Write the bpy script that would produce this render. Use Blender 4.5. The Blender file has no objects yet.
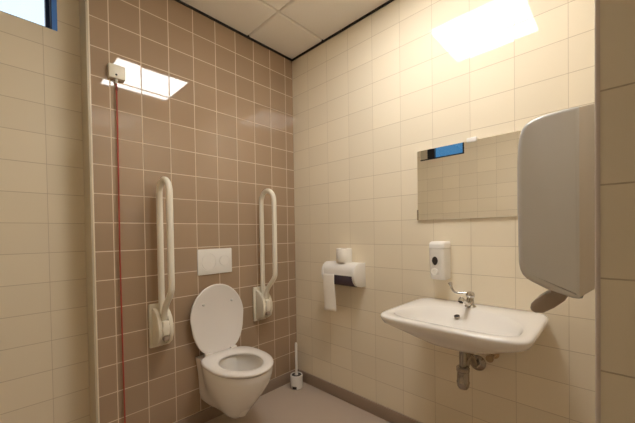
import bpy, bmesh, math, random
from mathutils import Vector, Matrix
PI = math.pi
sc = bpy.context.scene
COL = sc.collection
random.seed(4)

# ------------------------------------------------------------------ materials
def new_mat(name):
    m = bpy.data.materials.new(name); m.use_nodes = True
    nt = m.node_tree; nt.nodes.clear()
    out = nt.nodes.new('ShaderNodeOutputMaterial')
    b = nt.nodes.new('ShaderNodeBsdfPrincipled')
    nt.links.new(b.outputs[0], out.inputs[0])
    return m, nt, b

def math_node(nt, op, a, b=None, c=None):
    n = nt.nodes.new('ShaderNodeMath'); n.operation = op
    for i, v in enumerate((a, b, c)):
        if v is None: continue
        if isinstance(v, (int, float)): n.inputs[i].default_value = v
        else: nt.links.new(v, n.inputs[i])
    return n.outputs[0]

def mix_col(nt, fac, a, b):
    n = nt.nodes.new('ShaderNodeMix'); n.data_type = 'RGBA'
    for s, v in (('A', a), ('B', b)):
        i = [x for x in n.inputs if x.name == s and x.type == 'RGBA'][0]
        if isinstance(v, tuple): i.default_value = (*v, 1)
        else: nt.links.new(v, i)
    f = [x for x in n.inputs if x.name == 'Factor' and x.type == 'VALUE'][0]
    if isinstance(fac, (int, float)): f.default_value = fac
    else: nt.links.new(fac, f)
    return [x for x in n.outputs if x.type == 'RGBA'][0]

def plain(name, col, rough=.4, metal=0, noise=0.0, nscale=30, bump=0.0, coat=0, ior=1.5, trans=0):
    m, nt, b = new_mat(name)
    b.inputs['Roughness'].default_value = rough
    b.inputs['Metallic'].default_value = metal
    b.inputs['IOR'].default_value = ior
    b.inputs['Coat Weight'].default_value = coat
    b.inputs['Coat Roughness'].default_value = .05
    b.inputs['Transmission Weight'].default_value = trans
    tc = nt.nodes.new('ShaderNodeTexCoord')
    nz = nt.nodes.new('ShaderNodeTexNoise'); nz.inputs['Scale'].default_value = nscale
    nz.inputs['Detail'].default_value = 4
    nt.links.new(tc.outputs['Object'], nz.inputs['Vector'])
    dk = tuple(c * (1 - noise) for c in col); lt = tuple(min(1, c * (1 + noise)) for c in col)
    nt.links.new(mix_col(nt, nz.outputs['Fac'], dk, lt), b.inputs['Base Color'])
    if bump:
        bp = nt.nodes.new('ShaderNodeBump'); bp.inputs['Strength'].default_value = bump
        bp.inputs['Distance'].default_value = .001
        nt.links.new(nz.outputs['Fac'], bp.inputs['Height']); nt.links.new(bp.outputs[0], b.inputs['Normal'])
    return m

def tile_mat(name, tile, grout, ux, uy, w, v0, h, gw=.0032, gwu=None, rough=.035, var=.03, tilt=.006, ior=1.5):
    """glazed wall tiles laid on the world grid: columns along x or y by the face's direction, rows along z"""
    m, nt, b = new_mat(name)
    g = nt.nodes.new('ShaderNodeNewGeometry')
    sp = nt.nodes.new('ShaderNodeSeparateXYZ'); nt.links.new(g.outputs['Position'], sp.inputs[0])
    sn = nt.nodes.new('ShaderNodeSeparateXYZ'); nt.links.new(g.outputs['True Normal'], sn.inputs[0])
    side = math_node(nt, 'GREATER_THAN', math_node(nt, 'ABSOLUTE', sn.outputs[0]), .6)
    cx = math_node(nt, 'DIVIDE', math_node(nt, 'SUBTRACT', sp.outputs[0], ux), w)
    cy = math_node(nt, 'DIVIDE', math_node(nt, 'SUBTRACT', sp.outputs[1], uy), w)
    u = math_node(nt, 'ADD', math_node(nt, 'MULTIPLY', cy, side),
                  math_node(nt, 'MULTIPLY', cx, math_node(nt, 'SUBTRACT', 1.0, side)))
    v = math_node(nt, 'DIVIDE', math_node(nt, 'SUBTRACT', sp.outputs[2], v0), h)
    def edge(c, size):   # metres to the nearest joint
        d = math_node(nt, 'PINGPONG', c, .5)
        return math_node(nt, 'MULTIPLY', d, size)
    k = gw / (gwu or gw)
    d = math_node(nt, 'MINIMUM', math_node(nt, 'MULTIPLY', edge(u, w), k), edge(v, h))
    mr = nt.nodes.new('ShaderNodeMapRange'); mr.clamp = True
    mr.inputs['From Min'].default_value = gw * .40; mr.inputs['From Max'].default_value = gw * .62
    nt.links.new(d, mr.inputs['Value']); mask = mr.outputs[0]
    cv = nt.nodes.new('ShaderNodeCombineXYZ')
    nt.links.new(math_node(nt, 'FLOOR', u), cv.inputs[0]); nt.links.new(math_node(nt, 'FLOOR', v), cv.inputs[1])
    wn = nt.nodes.new('ShaderNodeTexWhiteNoise'); wn.noise_dimensions = '3D'
    nt.links.new(cv.outputs[0], wn.inputs['Vector'])
    dk = tuple(c * (1 - var) for c in tile); lt = tuple(min(1, c * (1 + var)) for c in tile)
    tcol = mix_col(nt, wn.outputs['Value'], dk, lt)
    nt.links.new(mix_col(nt, mask, grout, tcol), b.inputs['Base Color'])
    r = math_node(nt, 'SUBTRACT', .75, math_node(nt, 'MULTIPLY', mask, .75 - rough))
    nt.links.new(r, b.inputs['Roughness'])
    b.inputs['IOR'].default_value = ior
    # each tile sits a hair out of true; joints are sunk
    sub = nt.nodes.new('ShaderNodeVectorMath'); sub.operation = 'SUBTRACT'
    nt.links.new(wn.outputs['Color'], sub.inputs[0]); sub.inputs[1].default_value = (.5, .5, .5)
    scl = nt.nodes.new('ShaderNodeVectorMath'); scl.operation = 'SCALE'
    nt.links.new(sub.outputs[0], scl.inputs[0]); scl.inputs['Scale'].default_value = tilt
    bp = nt.nodes.new('ShaderNodeBump'); bp.inputs['Strength'].default_value = .5
    bp.inputs['Distance'].default_value = .0012
    nt.links.new(mask, bp.inputs['Height'])
    add = nt.nodes.new('ShaderNodeVectorMath'); add.operation = 'ADD'
    nt.links.new(bp.outputs[0], add.inputs[0]); nt.links.new(scl.outputs[0], add.inputs[1])
    nm = nt.nodes.new('ShaderNodeVectorMath'); nm.operation = 'NORMALIZE'
    nt.links.new(add.outputs[0], nm.inputs[0]); nt.links.new(nm.outputs[0], b.inputs['Normal'])
    return m

ROW = 1.282
CREAM = (.825, .738, .582)
M_cream = tile_mat('cream wall tiles', CREAM, (.53, .44, .32), -1.524, -.9817, .20, ROW, .15, gw=.0026, gwu=.0018)
M_brown = tile_mat('brown wall tiles', (.375, .264, .174), (.72, .59, .44), -.0791, .0, .15, ROW, .15, gw=.0046, var=.045, ior=1.62)
M_ceil = plain('mineral ceiling tile', (.90, .87, .815), .9, noise=.03, nscale=180, bump=.25)
M_ceilgrid = plain('ceiling grid', (.55, .49, .42), .6)
M_black = plain('black shadow gap trim', (.012, .010, .009), .6)
M_floor = plain('taupe vinyl floor', (.52, .425, .345), .38, noise=.05, nscale=220)
M_skirt = plain('dark taupe skirting', (.31, .23, .172), .4, noise=.04, nscale=120)
M_trim = plain('pale corner profile', (.56, .49, .37), .35)
M_trimlight = plain('off white corner edge', (.82, .74, .60), .35)
M_jamb = plain('lilac grey corner bead', (.60, .52, .47), .3)
M_ceramic = plain('white glazed ceramic', (.81, .78, .74), .08, ior=1.5, coat=.3)
M_white = plain('white plastic', (.84, .815, .775), .3)
M_seat = plain('white seat plastic', (.82, .78, .745), .22)
M_ivory = plain('ivory coated steel', (.82, .77, .66), .3)
M_ivory_d = plain('ivory plastic housing', (.78, .73, .61), .38)
M_grey = plain('pale grey plastic', (.60, .59, .575), .25)
M_grey2 = plain('grey plastic back shell', (.62, .56, .48), .35)
M_chute = plain('grey brown plastic lip', (.34, .27, .21), .4)
M_chrome = plain('chrome', (.60, .575, .54), .09, metal=1)
M_trap = plain('aged chrome', (.40, .36, .315), .14, metal=1)
M_chrome_d = plain('dull chrome', (.42, .37, .315), .2, metal=1)
M_brass = plain('tarnished brass', (.50, .36, .22), .3, metal=1)
M_dark = plain('dark plastic', (.035, .026, .024), .35)
M_purple = plain('smoked violet plastic', (.085, .06, .088), .15)
M_paper = plain('tissue paper', (.86, .82, .75), .95, noise=.03, nscale=60, bump=.2)
M_core = plain('cardboard', (.33, .24, .16), .9)
M_red = plain('red pull cord', (.38, .045, .025), .6)
M_reddark = plain('dark red grip', (.20, .03, .02), .6)
M_blue = plain('blue painted frame', (.085, .29, .85), .35)
M_navy = plain('navy sash and lining shade', (.012, .035, .12), .35)  # sash colour, also used as painted shade on the window lining
M_blackframe = plain('black window frame', (.018, .014, .014), .4)
M_plaster = plain('corridor plaster', (.78, .72, .62), .8, noise=.02)
M_water = plain('toilet water', (.72, .68, .6), .03, ior=1.33)

def mirror_mat():
    m, nt, b = new_mat('silvered mirror')
    b.inputs['Base Color'].default_value = (.93, .92, .885, 1); b.inputs['Metallic'].default_value = 1
    b.inputs['Roughness'].default_value = .01
    return m
M_mirror = mirror_mat()

def glass_mat():
    m = bpy.data.materials.new('window glass'); m.use_nodes = True
    nt = m.node_tree; nt.nodes.clear()
    o = nt.nodes.new('ShaderNodeOutputMaterial'); mx = nt.nodes.new('ShaderNodeMixShader')
    t = nt.nodes.new('ShaderNodeBsdfTransparent'); g = nt.nodes.new('ShaderNodeBsdfGlossy')
    g.inputs['Roughness'].default_value = .02; t.inputs[0].default_value = (.96, .98, .98, 1)
    f = nt.nodes.new('ShaderNodeFresnel'); f.inputs[0].default_value = 1.45
    nt.links.new(f.outputs[0], mx.inputs[0]); nt.links.new(t.outputs[0], mx.inputs[1])
    nt.links.new(g.outputs[0], mx.inputs[2]); nt.links.new(mx.outputs[0], o.inputs[0])
    return m
M_glass = glass_mat()

def emit_mat(name, col, s):
    m = bpy.data.materials.new(name); m.use_nodes = True
    nt = m.node_tree; nt.nodes.clear()
    o = nt.nodes.new('ShaderNodeOutputMaterial'); e = nt.nodes.new('ShaderNodeEmission')
    e.inputs[0].default_value = (*col, 1); e.inputs[1].default_value = s
    nt.links.new(e.outputs[0], o.inputs[0])
    return m
M_panel = emit_mat('lit diffuser', (1.0, .972, .930), 19.0)

# ------------------------------------------------------------------ mesh helpers (all in world coordinates)
class MB:
    def __init__(s): s.v = []; s.f = []
    def add(s, vs, fs):
        o = len(s.v); s.v += [tuple(v) for v in vs]; s.f += [[i + o for i in f] for f in fs]
    def box(s, a, b, bev=0.0, seg=2):
        bm = bmesh.new()
        bmesh.ops.create_cube(bm, size=1)
        for v in bm.verts:
            v.co = Vector([(a[i] + b[i]) / 2 + v.co[i] * abs(b[i] - a[i]) for i in range(3)])
        if bev: bmesh.ops.bevel(bm, geom=list(bm.edges), offset=bev, segments=seg, profile=.5, affect='EDGES')
        s.frombm(bm)
    def frombm(s, bm):
        bm.verts.index_update()
        s.add([v.co.copy() for v in bm.verts], [[v.index for v in f.verts] for f in bm.faces]); bm.free()
    def loft(s, rings, cap0=True, cap1=True, closed=False):
        n = len(rings[0]); vs = [p for r in rings for p in r]; fs = []
        m = len(rings)
        for k in range(m if closed else m - 1):
            k2 = (k + 1) % m
            for i in range(n):
                j = (i + 1) % n
                fs.append([k * n + i, k * n + j, k2 * n + j, k2 * n + i])
        if not closed:
            if cap0: fs.append(list(range(n))[::-1])
            if cap1: fs.append([(m - 1) * n + i for i in range(n)])
        s.add(vs, fs)
    def lathe(s, base, axis, prof, n=32):
        ax = Vector(axis).normalized(); t = ax.orthogonal().normalized(); b = ax.cross(t)
        base = Vector(base); rings = []
        for r, h in prof:
            rings.append([base + ax * h + (t * math.cos(2 * PI * i / n) + b * math.sin(2 * PI * i / n)) * r for i in range(n)])
        s.loft(rings)
    def tube(s, pts, rad, n=16, caps=True):
        pts = [Vector(p) for p in pts]; m = len(pts)
        rad = [rad] * m if isinstance(rad, (int, float)) else rad
        T = []
        for i in range(m):
            d = (pts[min(i + 1, m - 1)] - pts[max(i - 1, 0)]); T.append(d.normalized())
        N = T[0].orthogonal().normalized(); rings = []
        for i in range(m):
            if i:
                q = T[i - 1].rotation_difference(T[i]); N = q @ N
            B = T[i].cross(N)
            rings.append([pts[i] + (N * math.cos(2 * PI * k / n) + B * math.sin(2 * PI * k / n)) * rad[i] for k in range(n)])
        s.loft(rings, caps, caps)
    def prism(s, poly, axis, a, b, bev=0.0, seg=3):
        """poly: 2D points in the other two axes, in order"""
        o = [i for i in range(3) if i != axis]
        def P(p, t):
            v = [0, 0, 0]; v[axis] = t; v[o[0]] = p[0]; v[o[1]] = p[1]; return v
        bm = bmesh.new()
        A = [bm.verts.new(P(p, a)) for p in poly]; B = [bm.verts.new(P(p, b)) for p in poly]
        f0 = bm.faces.new(A); f1 = bm.faces.new(B[::-1]); n = len(poly)
        for i in range(n):
            bm.faces.new([A[i], B[i], B[(i + 1) % n], A[(i + 1) % n]])
        bmesh.ops.recalc_face_normals(bm, faces=bm.faces)
        if bev:
            bmesh.ops.bevel(bm, geom=list(f0.edges) + list(f1.edges), offset=bev, segments=seg, profile=.5, affect='EDGES')
        s.frombm(bm)

def spline(ctrl, n=8):
    """Catmull-Rom through control points"""
    P = [Vector(p) for p in ctrl]; P = [2 * P[0] - P[1]] + P + [2 * P[-1] - P[-2]]; out = []
    for i in range(1, len(P) - 2):
        for k in range(n):
            t = k / n
            a, b, c, d = P[i - 1], P[i], P[i + 1], P[i + 2]
            out.append(.5 * ((2 * b) + (c - a) * t + (2 * a - 5 * b + 4 * c - d) * t * t + (3 * b - a - 3 * c + d) * t ** 3))
    out.append(P[-2]); return out

def wpos(o):
    p = Vector((0, 0, 0))
    while o: p += o.location; o = o.parent
    return p

def obj(name, mb, mat, parent=None, smooth=True, angle=35, sub=0):
    off = wpos(parent) if parent else None
    if off is None:
        xs, ys, zs = zip(*mb.v)
        off = Vector(((min(xs) + max(xs)) / 2, (min(ys) + max(ys)) / 2, min(zs)))
    me = bpy.data.meshes.new(name)
    me.from_pydata([Vector(v) - off for v in mb.v], [], mb.f); me.validate()
    bm = bmesh.new(); bm.from_mesh(me)
    bmesh.ops.remove_doubles(bm, verts=bm.verts, dist=1e-6)
    bmesh.ops.recalc_face_normals(bm, faces=bm.faces); bm.to_mesh(me); bm.free()
    me.materials.append(mat)
    o = bpy.data.objects.new(name, me); COL.objects.link(o)
    if smooth:
        me.shade_smooth()
        me.set_sharp_from_angle(angle=math.radians(angle))
    if sub:
        md = o.modifiers.new('subsurf', 'SUBSURF'); md.levels = sub; md.render_levels = sub
    if parent: o.parent = parent
    else: o.location = off
    return o

def box(name, a, b, mat, parent=None, bev=0.0, seg=2):
    m = MB(); m.box(a, b, bev, seg); return obj(name, m, mat, parent)

def tag(o, label, cat, group=None):
    o['label'] = label; o['category'] = cat
    if group: o['group'] = group
    return o

def thing(name, loc, label, cat, group=None):
    o = bpy.data.objects.new(name, None); COL.objects.link(o); o.location = loc
    o.empty_display_size = .05
    return tag(o, label, cat, group)

def struct(o): o['kind'] = 'structure'; return o

# ------------------------------------------------------------------ the room
XL, YF, YB2, H = -2.15, -1.906, .165, 2.64      # left wall, entrance wall, recessed wall, ceiling height
JX, JX2, YO = -1.035, -1.96, -2.05              # doorway sides and outer face of the entrance wall
EX = -1.364                                     # left end of the brown wall
CY, CXL, CXR = -3.35, -3.0, .1                  # corridor beyond the doorway

# floor, room and corridor
struct(box('floor', (CXL, CY, -.10), (.12, .30, 0), M_floor))
# right wall (cream)
struct(box('wall_right', (0, YF - .14, 0), (.12, .30, 2.70), M_cream))
# brown back wall stands proud of the recess
struct(box('wall_back', (EX, 0, 0), (0, .30, 2.70), M_brown))
# recess wall with clerestory window
W1 = (-2.08, -1.467, 2.275, 2.58)
m = MB()
m.box((XL, YB2, 0), (EX, .30, W1[2])); m.box((XL, YB2, W1[3]), (EX, .30, 2.70))
m.box((XL, YB2, W1[2]), (W1[0], .30, W1[3])); m.box((W1[1], YB2, W1[2]), (EX, .30, W1[3]))
struct(obj('wall_recess', m, M_cream, smooth=False))
# left wall with clerestory window
W2 = (-.64, -.09, 2.128, 2.50)
m = MB()
m.box((XL - .16, YF - .14, 0), (XL, .30, W2[2])); m.box((XL - .16, YF - .14, W2[3]), (XL, .30, 2.70))
m.box((XL - .16, YF - .14, W2[2]), (XL, W2[0], W2[3])); m.box((XL - .16, W2[1], W2[2]), (XL, .30, W2[3]))
struct(obj('wall_left', m, M_cream, smooth=False))
# entrance wall with the doorway the picture is taken from
m = MB()
m.box((JX, YO, 0), (0, YF, 2.70)); m.box((XL, YO, 0), (JX2, YF, 2.70)); m.box((JX2, YO, 2.12), (JX, YF, 2.70))
struct(obj('wall_front', m, M_cream, smooth=False))
# corridor shell
m = MB()
m.box((CXL, CY - .1, 0), (.12, CY, 2.70)); m.box((CXL - .1, CY - .1, 0), (CXL, YO, 2.70)); m.box((.02, CY, 0), (.12, YO, 2.70))
m.box((CXL - .1, YO, 0), (XL - .16, YO + .1, 2.70))
struct(obj('wall_corridor', m, M_plaster, smooth=False))

# ceiling: 60 cm tiles with chamfered edges on a grid
GX = [.176, -.424, -1.024, -1.624, -2.224]; GY = [.247, -.353, -.953, -1.553, -2.153]
m = MB(); m.box((CXL - .1, CY - .1, H + .025), (.12, .30, H + .12))
for i in range(4):
    for j in range(4):
        x1, x0, y1, y0 = GX[i], GX[i + 1], GY[j], GY[j + 1]
        if i == 1 and j == 2: continue                      # the lamp's own bay
        x0, x1 = max(x0 + .004, XL), min(x1 - .004, 0); y0, y1 = max(y0 + .004, YF), min(y1 - .004, YB2)
        if x1 - x0 < .02 or y1 - y0 < .02: continue
        m.box((x0, y0, H), (x1, y1, H + .03), .007, 1)
struct(obj('ceiling', m, M_ceil, angle=20))

# black shadow gap all round under the ceiling
g, zb = .011, H - .011
def trim(n, a, b, mat, bev=0.0):
    return struct(box('trim_%d' % n, a, b, mat, None, bev))
trim(1, (EX, -g, zb), (0, 0, H + .01), M_black)
trim(2, (-g, YF, zb), (0, -g, H + .01), M_black)
trim(3, (XL, YB2 - g, zb), (EX - .013, YB2, H + .01), M_black)
trim(4, (XL, YF, zb), (XL + g, YB2 - g, H + .01), M_black)
trim(5, (XL + g, YF, zb), (-g, YF + g, H + .01), M_black)
# corner profile closing the left end of the brown wall, and its pale front edge
trim(6, (EX - .011, .0, 0), (EX, YB2, H), M_trim)
trim(7, (EX - .0035, -.002, 0), (EX + .003, .002, H), M_trimlight, .001)
# corner bead on the doorway edge
m = MB(); m.prism([(JX - .001, YF), (JX + .02, YF), (JX + .02, YF + .0055), (JX + .004, YF + .0068), (JX, YF + .006), (JX - .001, YF + .004)], 2, 0, 2.12)
struct(obj('trim_8', m, M_jamb, angle=60))
# cove skirting
sk = .08
struct(box('baseboard_right', (-.012, YF, 0), (0, 0, sk), M_skirt, None, .002))
struct(box('baseboard_back', (EX, -.012, 0), (-.012, 0, sk), M_skirt, None, .002))
struct(box('baseboard_recess', (XL, YB2 - .012, 0), (EX - .011, YB2, sk), M_skirt, None, .002))
struct(box('baseboard_left', (XL, YF, 0), (XL + .012, YB2 - .012, sk), M_skirt, None, .002))

# windows
def window1():
    x0, x1, z0, z1 = W1; r = struct(bpy.data.objects.new('window_1', None)); COL.objects.link(r)
    r.location = ((x0 + x1) / 2, YB2, z0)
    xr = x1 - .021                                         # blue jamb face, flush with the tiles
    box('window_jamb', (xr, YB2 - .004, z0), (x1, YB2 + .06, z1), M_blue, r)
    m = MB(); t = .004                                     # lining of the opening, its shade put into the navy colour
    m.box((xr - t, YB2, z0), (xr, YB2 + .055, z1)); m.box((x0, YB2 - .004, z0), (x0 + t, YB2 + .055, z1))
    m.box((x0, YB2, z1 - t), (xr, YB2 + .055, z1)); m.box((x0, YB2, z0), (xr, YB2 + .055, z0 + t * .5))
    obj('window_lining', m, M_navy, r)
    m = MB(); y0, y1 = YB2 + .055, YB2 + .10; f = .012; fr = .019
    m.box((xr - fr, y0, z0), (xr, y1, z1)); m.box((x0, y0, z0), (x0 + f, y1, z1))
    m.box((x0, y0, z1 - f), (xr, y1, z1)); m.box((x0, y0, z0), (xr, y1, z0 + f))
    obj('window_frame', m, M_navy, r)
    box('window_pane', (x0 + f, y0 + .02, z0 + f), (xr - fr, y0 + .026, z1 - f), M_glass, r)
window1()
def window2():
    y0, y1, z0, z1 = W2; r = struct(bpy.data.objects.new('window_2', None)); COL.objects.link(r)
    r.location = (XL, (y0 + y1) / 2, z0)
    xa, xb = XL - .05, XL - .005; f = .02
    m = MB()
    m.box((xa, y0, z0), (xb, y0 + f, z1)); m.box((xa, y0, z0), (xb, y1, z0 + f * .8)); m.box((xa, y0, z1 - f), (xb, y1, z1))
    m.box((xa, -.275, z0), (xb, -.185, z1))
    obj('window_frame', m, M_blackframe, r)
    m = MB(); m.box((xa + .01, -.185, z0 + .012), (xb - .01, y1, z1 - f)); m.box((xa, -.15, z0 + .012), (xb - .004, -.135, z1 - f))
    obj('window_panel', m, M_trim, r)
    box('window_pane', (xa + .02, y0 + f, z0 + f * .8), (xa + .026, -.275, z1 - f), M_glass, r)
window2()

# ------------------------------------------------------------------ ceiling lamp
t = thing('ceiling_light', (-.724, -1.253, H), 'square flush LED ceiling light panel above the washbasin', 'lamp')
x0, x1, y0, y1 = -1.022, -.426, -1.551, -.955
m = MB(); fr = .016
m.box((x0, y0, H - .002), (x1, y0 + fr, H + .02)); m.box((x0, y1 - fr, H - .002), (x1, y1, H + .02))
m.box((x0, y0 + fr, H - .002), (x0 + fr, y1 - fr, H + .02)); m.box((x1 - fr, y0 + fr, H - .002), (x1, y1 - fr, H + .02))
obj('frame', m, M_white, t, smooth=False)
box('diffuser', (x0 + fr, y0 + fr, H + .001), (x1 - fr, y1 - fr, H + .012), M_panel, t)

# ------------------------------------------------------------------ toilet
TX, FX = -.724, -.714
def egg(x0, yw, hw, A, B, p=2.0, pf=2.0, n=56):
    """plan outline: front is -y (semi axis A), back +y (semi axis B)"""
    out = []
    for i in range(n):
        a = 2 * PI * i / n; c, s = math.cos(a), math.sin(a)
        q = p if s > 0 else pf
        out.append((x0 + hw * math.copysign(abs(c) ** (2 / q), c), yw + (B if s > 0 else A) * math.copysign(abs(s) ** (2 / q), s)))
    return out
def toilet():
    t = thing('toilet', (TX, 0, 0), 'white wall-hung toilet with raised lid on brown tiled wall', 'toilet')
    N = 30
    def ring(z, hw, yw, yf, yb, wf, y0=0.0):
        pts = []
        for k in range(N + 1):
            u = .5 - .5 * math.cos(PI * (k / N)); y = y0 + (yf - y0) * u
            s = (y - yw) / ((yf - yw) if y < yw else (yb - yw))
            e = hw * math.sqrt(max(0, 1 - s * s)) if y <= yb else 0
            f = wf * max(0, 1 - (abs(y) / (abs(yf) * .8)) ** 3)
            if k == N: e = f = 0
            pts.append((y, (e ** 4 + f ** 4) ** .25))
        return [Vector((TX + w, y, z)) for y, w in pts] + [Vector((TX - w, y, z)) for y, w in pts[-2::-1]]
    S = [(.438, .174, -.30, -.522, -.05, .132), (.430, .177, -.30, -.526, -.05, .132), (.40, .176, -.298, -.522, -.05, .128), (.36, .170, -.294, -.508, -.05, .122),
         (.32, .158, -.288, -.482, -.05, .117), (.28, .143, -.280, -.452, -.05, .114), (.24, .126, -.272, -.420, -.05, .112),
         (.20, .106, -.262, -.386, -.06, .110), (.165, .086, -.254, -.356, -.08, .106, -.012), (.138, .068, -.248, -.330, -.12, .088, -.05),
         (.116, .048, -.245, -.304, -.16, .05, -.11), (.106, .028, -.242, -.278, -.19, .02, -.17)]
    outer = [ring(*a) for a in S][::-1]
    def inner(z, hw, A, B, yw=-.315):
        r = []
        for p in outer[-1]:
            a = math.atan2(p.y - yw, p.x - TX)
            c, s = math.cos(a), math.sin(a); k = A if s < 0 else B
            d = 1 / math.sqrt((c / hw) ** 2 + (s / k) ** 2)
            r.append(Vector((TX + c * d, yw + s * d, z)))
        return r
    rings = outer + [inner(.440, .135, .175, .17), inner(.432, .128, .166, .16), inner(.40, .13, .17, .16), inner(.34, .120, .155, .145), inner(.28, .098, .125, .125), inner(.23, .070, .085, .09), inner(.18, .052, .06, .065), inner(.14, .03, .03, .035)]
    m = MB(); m.loft(rings)
    obj('bowl', m, M_ceramic, t, angle=50)
    m = MB(); m.loft([inner(.196, .055, .066, .071), inner(.198, .0555, .067, .072)])
    obj('water', m, M_water, t)
    # seat ring
    def E(o, z, dx=0):
        hw, A, B, yw, p = o
        return [Vector((x, y, z)) for x, y in egg(TX, yw, hw - dx, A - dx, B - dx, p)]
    O = (.184, .238, .215, -.294, 3.2); I = (.116, .155, .135, -.314, 2.1)
    rs = [E(O, .443, .006), E(O, .446, .001), E(O, .452), E(O, .458, .002), E(O, .462, .009),
          E(I, .462, -.012), E(I, .459, -.004), E(I, .453), E(I, .447, -.002), E(I, .443, -.008)]
    m = MB(); m.loft(rs, closed=True); obj('seat', m, M_seat, t, angle=60)
    # raised lid
    al = math.radians(5.0); yh, zh = -.078, .455
    def L(dx, th):
        r = []
        A = .228 - dx
        for x, s in egg(TX, .228, .184 - dx, A, .208 - dx, 2.0, 5.0):
            dn = max(0, (.228 - s) / A); x = TX + (x - TX) * (1 - .30 * dn ** 1.7)    # narrow, squarish end down at the hinges
            r.append(Vector((x, yh + s * math.sin(al) - th * math.cos(al), zh + s * math.cos(al) + th * math.sin(al))))
        return r
    m = MB(); m.loft([L(.012, -.014), L(.004, -.012), L(0, -.006), L(.001, .002), L(.005, .005), L(.010, .005), L(.014, .003)])
    lid = obj('lid', m, M_seat, t, angle=45)
    nrm = Vector((0, -math.cos(al), math.sin(al)))
    for sx in (-1, 1):
        s = .315; c = Vector((TX + sx * .098, yh + s * math.sin(al), zh + s * math.cos(al))) + nrm * .003
        m = MB(); m.lathe(c, nrm, [(.008, 0), (.008, .006), (.006, .008), (.001, .009)], 16)
        b = obj('buffer', m, M_grey, lid)
    for sx in (-1, 1):
        m = MB(); m.box((TX + sx * .085 - .022, -.100, .444), (TX + sx * .085 + .022, -.066, .472), .006)
        obj('hinge', m, M_seat, t)
toilet()

# flush plate
t = thing('flush_plate', (FX, 0, .952), 'white rectangular dual flush plate on brown tiles above the toilet', 'flush plate')
m = MB(); m.box((-.834, -.012, .952), (-.593, .0, 1.118), .004); obj('plate', m, M_white, t)
def disc_btn(cx, cz, rx, rz, name, lab):
    m = MB()
    def R(k, y): return [Vector((cx + rx * k * math.cos(a * 2 * PI / 40), y, cz + rz * k * math.sin(a * 2 * PI / 40))) for a in range(40)]
    m.loft([R(1.10, -.0122), R(1.10, -.0138), R(1.03, -.0140), R(1.0, -.0118), R(.97, -.0122), R(.94, -.0150), R(.6, -.0158), R(.05, -.0160)])
    o = obj(name, m, M_white, t, angle=30); o['label'] = lab
disc_btn(-.762, 1.034, .048, .056, 'flush_button', 'large round flush button')
disc_btn(-.652, 1.036, .034, .036, 'flush_button', 'small round flush button')

# ------------------------------------------------------------------ fold-up grab rails
def grab(cx, label):
    t = thing('grab_rail', (cx, 0, .57), label, 'grab rail', 'fold-up grab rails beside the toilet')
    m = MB(); m.box((cx - .055, -.018, .57), (cx + .055, 0, .82), .006); obj('wall_plate', m, M_ivory_d, t)
    # hinge housing: two cheeks with a round drum between
    m = MB()
    prof = [(-.01, .585), (-.06, .59), (-.10, .615), (-.118, .66), (-.116, .71), (-.10, .75), (-.075, .775), (-.05, .79), (-.01, .80)]
    m.prism(prof, 0, cx - .040, cx - .020, .004, 2); m.prism(prof, 0, cx + .018, cx + .040, .004, 2)
    obj('hinge_housing', m, M_ivory_d, t, angle=40)
    m = MB(); m.lathe((cx - .02, -.072, .685), (1, 0, 0), [(.046, 0), (.05, .002), (.05, .036), (.046, .038)], 32)
    m.box((cx - .018, -.124, .655), (cx + .016, -.08, .735), .008)
    obj('hinge_drum', m, M_ivory, t)
    m = MB(); m.box((cx - .015, -.128, .625), (cx + .013, -.09, .650), .004); o = obj('lock_catch', m, M_chute, t); o['label'] = 'dark locking catch'
    yb, yf, r = -.054, -.203, .0165
    pts = [(cx, yb, .74), (cx, yb, .80), (cx, yb, 1.0), (cx, yb, 1.25), (cx, yb, 1.43)]
    yc, R = (yb + yf) / 2, (yb - yf) / 2
    for k in range(1, 16):
        a = PI * k / 16; pts.append((cx, yc + R * math.cos(a), 1.44 + R * 1.05 * math.sin(a)))
    pts += [(cx, yf, 1.43), (cx, yf, 1.2), (cx, yf, 1.02)]
    pts += spline([(cx, yf, .95), (cx, yf + .004, .915), (cx, yf + .025, .885), (cx, -.125, .83), (cx, -.10, .79), (cx, -.085, .73)], 5)
    m = MB(); m.tube(pts, r, 18); obj('rail', m, M_ivory, t, angle=60)
grab(-1.067, 'ivory fold-up grab rail on the left of the toilet, nearest the red cord')
grab(-.370, 'ivory fold-up grab rail on the right of the toilet, nearest the corner')

# ------------------------------------------------------------------ emergency pull switch
t = thing('emergency_switch', (-1.253, 0, .02), 'emergency pull switch with long red cord on brown tiles', 'switch')
m = MB(); m.box((-1.289, -.030, 2.040), (-1.214, 0, 2.112), .005); obj('housing', m, M_ivory_d, t)
m = MB(); m.lathe((-1.256, -.030, 2.058), (0, -1, 0), [(.005, -.001), (.005, .002), (.003, .0035), (.0005, .004)], 16)
o = obj('indicator', m, M_dark, t); o['label'] = 'small dark indicator button'
m = MB(); m.lathe((-1.253, -.016, 2.04), (0, 0, -1), [(.007, 0), (.007, .006), (.0045, .018), (.0035, .022)], 16); obj('cord_outlet', m, M_white, t)
m = MB(); m.tube([(-1.253, -.016, 2.03), (-1.254, -.016, 1.6), (-1.257, -.016, 1.1), (-1.255, -.016, .6), (-1.252, -.016, .16)], .0036, 10)
o = obj('pull_cord', m, M_red, t); o['label'] = 'red pull cord'
m = MB(); m.lathe((-1.253, -.016, 1.99), (0, 0, 1), [(.001, -.014), (.005, -.008), (.006, 0), (.005, .008), (.001, .014)], 12); obj('cord_knot', m, M_reddark, t)
m = MB(); m.lathe((-1.252, -.018, .10), (0, 0, 1), [(.006, 0), (.012, .006), (.012, .05), (.005, .065)], 16); obj('cord_grip', m, M_reddark, t)

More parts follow.
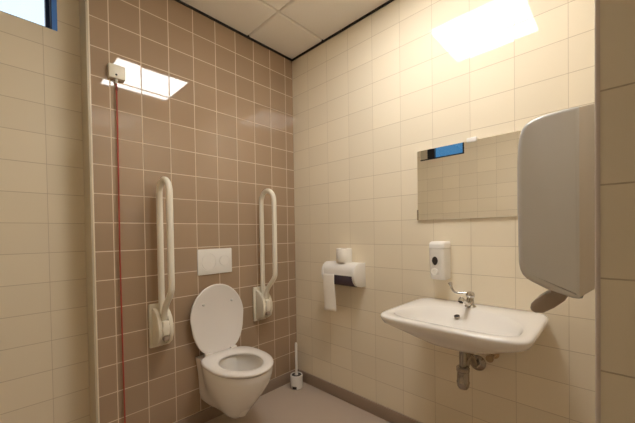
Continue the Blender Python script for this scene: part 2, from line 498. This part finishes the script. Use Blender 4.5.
# ------------------------------------------------------------------ toilet brush
bx, by = -.108, -.113
t = thing('brush_holder', (bx, by, 0), 'white round toilet brush holder on floor in the corner', 'brush holder')
m = MB(); m.lathe((bx, by, 0), (0, 0, 1), [(.040, 0), (.046, .003), (.048, .06), (.048, .098), (.046, .104), (.042, .105), (.040, .103), (.040, .04), (.002, .038)], 36); obj('cup', m, M_white, t, angle=40)
m = MB(); m.lathe((bx, by, .039), (0, 0, 1), [(.0385, 0), (.0398, .002), (.0398, .058), (.0385, .060), (.0375, .058), (.0375, .004), (.002, .003)], 32); o = obj('cup_inside', m, M_dark, t); o['label'] = 'dark inside of the cup'  # dark colour set over the inside of the cup
m = MB()
pr = []
for a in range(9):
    th = math.radians(186 + a * 5.2); pr.append((bx + .0482 * math.cos(th), by + .0482 * math.sin(th)))
m.add([(x, y, z) for x, y in pr for z in (.006, .026)], [[2 * i, 2 * i + 2, 2 * i + 3, 2 * i + 1] for i in range(8)])
m.add([(bx + (x - bx) * 1.012, by + (y - by) * 1.012, z) for x, y in pr for z in (.006, .026)], [[2 * i, 2 * i + 1, 2 * i + 3, 2 * i + 2] for i in range(8)])
o = obj('sticker', m, M_dark, t); o['label'] = 'small dark sticker'
t = thing('toilet_brush', (bx, by, .06), 'toilet brush with white upright handle standing in its holder', 'toilet brush')
m = MB(); m.lathe((bx, by, .06), (0, 0, 1), [(.005, 0), (.030, .004), (.033, .02), (.033, .036), (.030, .041), (.005, .042)], 28); o = obj('bristles', m, M_dark, t); o['label'] = 'dark brush head'
m = MB(); m.lathe((bx, by, .095), (0, 0, 1), [(.012, 0), (.014, .006), (.013, .012), (.0085, .018), (.0085, .06), (.0095, .15), (.0100, .245), (.008, .257), (.002, .26)], 20); obj('handle', m, M_white, t)

# ------------------------------------------------------------------ toilet paper dispenser
y0, y1 = -.710, -.422
t = thing('toilet_paper_dispenser', (-.06, -.56, .85), 'white toilet paper dispenser with rounded front on cream wall', 'dispenser')
def prof(zb):
    P = [(0, zb), (0, 1.005), (-.06, 1.008)]
    for k in range(0, 9):
        a = PI / 2 * k / 8; P.append((-.075 - .052 * math.sin(a), .952 + .055 * math.cos(a)))
    return P
cov = prof(.925) + [(-.127, .925)]
m = MB(); m.prism(cov, 1, y0 + .016, y1 - .016); obj('cover', m, M_white, t)
end = [(0, .845), (0, 1.005), (-.06, 1.008)]
for k in range(0, 17):
    a = PI / 2 + PI * k / 16 * .86
    end.append((-.07 + .063 * math.cos(a), .93 + .078 * math.sin(a)))
end.append((-.05, .846))
for a, b in ((y0, y0 + .018), (y1 - .018, y1)):
    m = MB(); m.prism(end, 1, a, b, .003, 2); obj('end_cap', m, M_white, t)
m = MB(); m.prism([(-.005, .852), (-.005, .924), (-.122, .924), (-.120, .900), (-.105, .868), (-.085, .852)], 1, y0 + .018, y1 - .018); o = obj('front_window', m, M_purple, t); o['label'] = 'smoked violet window'
# loose end of paper
m = MB(); rows = []
for k in range(15):
    z = .925 - k * .256 / 14; x = -.1305 - .003 * math.sin(k * .4); y = .001 * math.sin(k * .45)
    rows.append([(x - .0006 + .002 * math.sin(i * 1.3 + k * .2), -.440 - .100 * i / 6 + y - .001 * k * (i / 6), z + .006 * i / 6) for i in range(7)])
vs = [p for r in rows for p in r]; fs = [[a * 7 + i, a * 7 + i + 1, a * 7 + i + 8, a * 7 + i + 7] for a in range(14) for i in range(6)]
m.add(vs, fs); o = obj('toilet_paper', m, M_paper)
md = o.modifiers.new('thickness', 'SOLIDIFY'); md.thickness = .0012
tag(o, 'strip of toilet paper hanging out of the wall dispenser', 'toilet paper')
# spare roll
rx, ry, rz = -.062, -.575, 1.008
t = thing('toilet_roll', (rx, ry, rz), 'spare toilet roll standing on top of the paper dispenser', 'toilet roll')
m = MB(); m.lathe((rx, ry, rz), (0, 0, 1), [(.022, 0), (.052, .0), (.054, .003), (.054, .092), (.052, .095), (.023, .095), (.022, .09)], 40); obj('paper', m, M_paper, t, angle=50)
m = MB(); rs = []
for r, h in ((.0225, .001), (.0225, .0955), (.0205, .0955), (.0205, .001)):
    rs.append([Vector((rx + r * math.cos(2 * PI * i / 28), ry + r * math.sin(2 * PI * i / 28), rz + h)) for i in range(28)])
m.loft(rs, closed=True); obj('core', m, M_core, t)

# ------------------------------------------------------------------ soap dispenser
sy = -1.234; hw = .0415
t = thing('soap_dispenser', (0, sy, .948), 'white soap dispenser with dark oval window on wall above basin', 'soap dispenser')
def rrect(x_front, hwid, z, r=.018, back=0.0, nn=6):
    P = [(back, hwid), (back, -hwid)]
    for k in range(nn + 1):
        a = PI / 2 * k / nn; P.append((x_front + r - r * math.sin(a), -hwid + r - r * math.cos(a)))
    for k in range(nn + 1):
        a = PI / 2 * k / nn; P.append((x_front + r - r * math.cos(a), hwid - r + r * math.sin(a)))
    return [Vector((x, sy + y, z)) for x, y in P]
m = MB(); m.loft([rrect(-.070, hw - .004, .950), rrect(-.078, hw - .001, .956), rrect(-.086, hw, .99), rrect(-.094, hw, 1.07), rrect(-.096, hw, 1.118)])
obj('body', m, M_white, t, angle=40)
m = MB(); m.loft([rrect(-.097, hw + .001, 1.120), rrect(-.097, hw + .001, 1.140), rrect(-.092, hw - .001, 1.151, .02), rrect(-.082, hw - .006, 1.156, .02)])
obj('lid', m, M_white, t, angle=50)
m = MB()
def ov(k, x): return [Vector((x, sy + .006 + (.0155 - .004 * (math.sin(i * 2 * PI / 32) < 0) * abs(math.sin(i * 2 * PI / 32))) * k * math.cos(i * 2 * PI / 32), 1.053 + .023 * k * math.sin(i * 2 * PI / 32))) for i in range(32)]
m.loft([ov(1, -.085), ov(1, -.0955), ov(.9, -.0970), ov(.3, -.0975)]); o = obj('level_window', m, M_dark, t); o['label'] = 'dark oval level window'
m = MB(); m.lathe((-.080, sy + .010, .992), (-1, 0, .03), [(.020, 0), (.021, .012), (.020, .017), (.014, .0195), (.012, .017), (.001, .016)], 28); obj('push_button', m, M_white, t)

# ------------------------------------------------------------------ washbasin
by0 = -1.418
def basin():
    t = thing('washbasin', (0, by0, .70), 'wide white ceramic washbasin mounted on the cream wall', 'washbasin')
    n, ox = 128, -.30                     # every outline is sampled along the same rays from (ox, by0)
    def cast(inside, z):
        out = []
        for i in range(n):
            a = 2 * PI * i / n; c, s = math.cos(a), math.sin(a); lo, hi = 0.0, .7
            for _ in range(30):
                mid = (lo + hi) / 2
                if inside(ox + s * mid, c * mid): lo = mid
                else: hi = mid
            out.append(Vector((ox + s * lo, by0 + c * lo, z)))
        return out
    def rr(hw, d, z, r, xb=0.0, cx=None, bow=.0):
        """rounded rectangle: half width along the wall, front at -d, back at xb"""
        cx = (xb - d) / 2 if cx is None else cx
        p = 8 if r < .05 else (4.5 if r < .1 else 2.6)
        def inside(x, y):
            dd = d + bow * (1 - min(1, (y / hw) ** 2))
            if x > cx: q = 9 if xb > -.05 else p; t = (x - cx) / (xb - cx)
            else: q = p; t = (cx - x) / (cx + dd)
            return abs(y / hw) ** q + abs(t) ** q <= 1
        return cast(inside, z)
    c0 = -.27
    def bowl(hw, back, front, z, cx=-.38, p=2.1, pf=3.0):
        def inside(x, y):
            q, t = (p, (x - cx) / (-back - cx)) if x > cx else (pf, (cx - x) / (cx + front))
            return abs(y / hw) ** q + abs(t) ** q <= 1
        return cast(inside, z)
    R = []
    R.append(rr(.05, .345, .700, .2, -.22, -.28)); R.append(rr(.10, .375, .703, .2, -.15, -.28))
    R.append(rr(.165, .405, .715, .2, -.03, c0)); R.append(rr(.225, .440, .738, .12, 0, c0))
    R.append(rr(.268, .468, .768, .08, 0, c0)); R.append(rr(.292, .494, .793, .04, 0, c0, .01)); R.append(rr(.300, .502, .807, .04, 0, c0, .012))
    R.append(rr(.303, .506, .818, .04, 0, c0, .014)); R.append(rr(.302, .505, .826, .04, 0, c0, .014)); R.append(rr(.297, .500, .831, .04, 0, c0, .014)); R.append(rr(.287, .490, .832, .04, -.004, c0, .014))
    R.append(bowl(.262, .122, .472, .831)); R.append(bowl(.255, .130, .465, .827))
    R.append(bowl(.249, .150, .459, .812)); R.append(bowl(.242, .190, .452, .792)); R.append(bowl(.226, .225, .440, .766, -.37))
    R.append(bowl(.170, .255, .412, .752, -.34)); R.append(bowl(.10, .275, .372, .738, -.32)); R.append(bowl(.03, .292, .335, .733, -.312))
    m = MB(); m.loft(R); obj('basin', m, M_ceramic, t, angle=70)
    m = MB(); m.lathe((-.313, by0, .731), (0, 0, 1), [(.030, 0), (.030, .004), (.024, .0045), (.020, .002), (.001, .002)], 28); o = obj('drain', m, M_chrome, t); o['label'] = 'chrome drain'
    m = MB(); m.lathe((-.192, -1.376, .801), (-.45, 0, .9), [(.0135, -.004), (.0135, .002), (.011, .0035), (.0095, .0005), (.001, .0)], 24); o = obj('overflow_ring', m, M_chrome_d, t); o['label'] = 'chrome overflow ring'
    m = MB(); m.lathe((-.192, -1.376, .801), (-.45, 0, .9), [(.0088, -.001), (.0088, .0018), (.001, .0018)], 20); o = obj('overflow_hole', m, M_dark, t); o['label'] = 'dark overflow opening'
basin()

# mixer tap
fx, fy, fz = -.085, -1.403, .831
t = thing('mixer_tap', (fx, fy, fz), 'chrome mixer tap with long elbow lever on the washbasin', 'tap')
m = MB(); m.lathe((fx, fy, fz), (0, 0, 1), [(.026, 0), (.027, .003), (.024, .008), (.0185, .014), (.0165, .046), (.016, .05), (.001, .051)], 28); obj('body', m, M_chrome, t)
m = MB(); m.tube(spline([(fx - .006, fy, fz + .012), (fx - .045, fy, fz + .024), (fx - .090, fy, fz + .043), (fx - .125, fy, fz + .060)], 6), [.0125] * 6 + [.0112] * 6 + [.0105] * 7, 18)
m.lathe((fx - .118, fy, fz + .061), (-.75, 0, -.65), [(.0125, 0), (.0135, .004), (.0135, .020), (.012, .022), (.010, .0185), (.001, .018)], 18); sp_ = obj('spout', m, M_chrome, t)
m = MB(); m.lathe(Vector((fx - .118, fy, fz + .061)) + Vector((-.75, 0, -.65)).normalized() * .017, (-.75, 0, -.65), [(.0098, 0), (.0098, .0025), (.001, .0025)], 16); o = obj('aerator', m, M_dark, sp_); o['label'] = 'dark aerator mouth'
m = MB(); m.lathe((fx, fy, fz + .05), (0, 0, 1), [(.019, 0), (.0205, .004), (.0205, .016), (.016, .024), (.004, .027)], 24)
obj('cartridge_cap', m, M_chrome, t)
m = MB(); m.tube(spline([(fx - .004, fy, fz + .068), (fx - .012, fy + .03, fz + .067), (fx - .022, fy + .062, fz + .068), (fx - .025, fy + .076, fz + .080), (fx - .026, fy + .085, fz + .104), (fx - .026, fy + .090, fz + .118)], 6), [.0055] * 18 + [.006] * 6 + [.0085] * 3 + [.0105] * 3 + [.008], 12)
obj('lever', m, M_chrome, t)

# bottle trap under the basin
tx, ty = -.215, -1.41
t = thing('bottle_trap', (tx, ty, .470), 'chrome bottle trap and waste pipe under the washbasin', 'waste trap')
m = MB(); m.lathe((tx, ty, .565), (0, 0, 1), [(.016, 0), (.016, .138)], 20); obj('tailpipe', m, M_trap, t)
m = MB(); m.lathe((tx, ty, .680), (0, 0, 1), [(.034, .02), (.03, .012), (.022, .004), (.016, 0)][::-1], 24); obj('waste_collar', m, M_chrome_d, t)
m = MB(); m.lathe((tx, ty, .553), (0, 0, 1), [(.027, 0), (.0295, .003), (.0295, .018), (.025, .023), (.016, .024)], 20); obj('slip_nut', m, M_chrome_d, t)
m = MB(); m.lathe((tx, ty, .474), (0, 0, 1), [(.010, -.004), (.020, 0), (.026, .010), (.028, .026), (.029, .03), (.027, .034), (.027, .082)], 28); obj('bottle', m, M_trap, t)
m = MB(); m.tube(spline([(tx + .02, ty, .545), (tx + .05, ty, .575), (tx + .08, ty, .598), (tx + .115, ty, .598), (tx + .145, ty, .560), (tx + .165, ty, .530), (-.004, ty, .526)], 6), .015, 16); obj('waste_pipe', m, M_chrome_d, t)
m = MB(); m.lathe((0, ty, .526), (-1, 0, 0), [(.040, 0), (.040, .004), (.032, .012), (.019, .018), (.016, .018)], 28); obj('wall_flange', m, M_trap, t)
# angle valve
vy, vz = -1.488, .592
t = thing('angle_valve', (0, vy, vz), 'small tarnished angle valve under right half of the washbasin', 'valve')
m = MB(); m.lathe((0, vy, vz), (-1, 0, 0), [(.024, 0), (.024, .003), (.012, .008), (.010, .05), (.013, .052), (.013, .07), (.002, .072)], 20); obj('valve_body', m, M_brass, t)
m = MB(); m.lathe((-.045, vy, vz + .006), (0, 0, 1), [(.009, 0), (.009, .03), (.006, .031), (.005, .09)], 16); obj('supply_pipe', m, M_chrome_d, t)
m = MB(); m.lathe((-.070, vy, vz), (-1, 0, 0), [(.016, 0), (.018, .003), (.018, .015), (.014, .018)], 10); obj('valve_knob', m, M_brass, t)

# ------------------------------------------------------------------ mirror
t = thing('mirror', (0, -1.393, 1.277), 'rectangular frameless mirror clipped to the cream wall above basin', 'mirror')
m = MB(); m.box((-.011, -1.693, 1.277), (-.004, -1.093, 1.677), .001, 1); obj('mirror_glass', m, M_mirror, t, smooth=False)
m = MB(); m.box((-.004, -1.688, 1.282), (0, -1.098, 1.672)); obj('backing', m, M_grey2, t)
m = MB(); m.box((-.018, -1.418, 1.668), (0, -1.368, 1.692), .004); o = obj('clip', m, M_white, t)
m = MB(); m.box((-.013, -1.0975, 1.277), (0, -1.089, 1.338), .002); o = obj('clip', m, M_chrome_d, t); o['label'] = 'metal side clip'
m = MB(); m.box((-.013, -1.697, 1.277), (0, -1.6885, 1.338), .002); o = obj('clip', m, M_chrome_d, t); o['label'] = 'metal side clip'

# ------------------------------------------------------------------ paper towel dispenser on the entrance wall
a0, a1 = -.80, -.53
t = thing('paper_towel_dispenser', ((a0 + a1) / 2, YF, 1.05), 'tall grey paper towel dispenser beside the mirror, next to doorway', 'dispenser')
fr = [(-1.870, 1.0538), (-1.863, 1.052), (-1.854, 1.052), (-1.808, 1.066), (-1.775, 1.082), (-1.764, 1.089), (-1.755, 1.098), (-1.749, 1.112), (-1.746, 1.13), (-1.745, 1.20), (-1.7435, 1.288), (-1.744, 1.38), (-1.746, 1.426), (-1.749, 1.448), (-1.755, 1.465), (-1.764, 1.476), (-1.777, 1.483), (-1.804, 1.489), (-1.840, 1.491), (-1.870, 1.490)]
m = MB(); m.prism(fr, 0, a0, a1, .012, 4); obj('cover', m, M_grey, t, angle=50)
bk = [(-1.856, 1.056), (-1.866, 1.056), (-1.885, 1.073), (YF, 1.092), (YF, 1.487), (-1.856, 1.488)]
m = MB(); m.prism(bk, 0, a0 + .003, a1 - .003, .003, 2); obj('back_shell', m, M_grey2, t)
ch = [(-1.802, 1.070), (-1.802, 1.048), (-1.784, 1.037), (-1.768, 1.024), (-1.759, 1.012), (-1.757, 1.0), (-1.760, .993), (-1.768, .988), (-1.788, .992), (-1.810, 1.008), (-1.832, 1.030), (-1.842, 1.066)]
xc = (a0 + a1) / 2
m = MB(); m.prism(ch, 0, xc - .05, xc + .05, .004, 2); o = obj('paper_chute', m, M_chute, t); o['label'] = 'grey brown chute lip'

# ------------------------------------------------------------------ light and sky
l = bpy.data.lights.new('corridor_fill', 'AREA'); l.shape = 'RECTANGLE'; l.size = .6; l.size_y = .6; l.energy = .5; l.color = (1, .92, .82)  # fill light added in the unseen corridor, no lamp known there
lo = bpy.data.objects.new('corridor_fill', l); COL.objects.link(lo); lo.location = (-1.5, -2.75, H - .02)

w = bpy.data.worlds.new('sky'); sc.world = w; w.use_nodes = True
nt = w.node_tree; nt.nodes.clear()
o = nt.nodes.new('ShaderNodeOutputWorld'); bg = nt.nodes.new('ShaderNodeBackground')
tc = nt.nodes.new('ShaderNodeTexCoord'); sp = nt.nodes.new('ShaderNodeSeparateXYZ'); nt.links.new(tc.outputs['Generated'], sp.inputs[0])
nz = nt.nodes.new('ShaderNodeTexNoise'); nz.inputs['Scale'].default_value = 1.6; nz.inputs['Detail'].default_value = 5
nt.links.new(tc.outputs['Generated'], nz.inputs['Vector'])
# bright cloud bank beyond the recess window, clear blue on the other side
cl = math_node(nt, 'ADD', sp.outputs[1], math_node(nt, 'MULTIPLY', math_node(nt, 'SUBTRACT', nz.outputs['Fac'], .5), .25))
mr = nt.nodes.new('ShaderNodeMapRange'); mr.inputs['From Min'].default_value = .45; mr.inputs['From Max'].default_value = .68
nt.links.new(cl, mr.inputs['Value'])
nt.links.new(mix_col(nt, mr.outputs[0], (.075, .25, .50), (1.05, 1.2, 1.35)), bg.inputs[0])
bg.inputs[1].default_value = 1.0
nt.links.new(bg.outputs[0], o.inputs[0])

# ------------------------------------------------------------------ camera
yaw, pit, rol, f, sx, sy_ = .812097426, -.0150224915, -.0150907644, 307.35319, 4.12983298, 26.0019515
F = Vector((math.sin(yaw) * math.cos(pit), math.cos(yaw) * math.cos(pit), math.sin(pit)))
R = Vector((math.cos(yaw), -math.sin(yaw), 0)); U = R.cross(F)
R2 = R * math.cos(rol) + U * math.sin(rol); U2 = -R * math.sin(rol) + U * math.cos(rol)
cd = bpy.data.cameras.new('camera'); co = bpy.data.objects.new('camera', cd); COL.objects.link(co)
co.matrix_world = Matrix(((R2.x, U2.x, -F.x, -1.70361), (R2.y, U2.y, -F.y, -1.92060), (R2.z, U2.z, -F.z, ROW - .0699976), (0, 0, 0, 1)))
cd.sensor_fit = 'HORIZONTAL'; cd.sensor_width = 36; cd.lens = f * 36 / 635
cd.shift_x = -sx / 635; cd.shift_y = sy_ / 635
cd.clip_start = .01
sc.camera = co

sc.view_settings.view_transform = 'Standard'; sc.view_settings.look = 'None'
sc.view_settings.gamma = 1; sc.view_settings.use_curve_mapping = False
sc.view_settings.exposure = 0
sc.cycles.use_denoising = True
sc.cycles.max_bounces = 12; sc.cycles.diffuse_bounces = 8; sc.cycles.glossy_bounces = 6
sc.cycles.sample_clamp_indirect = 8
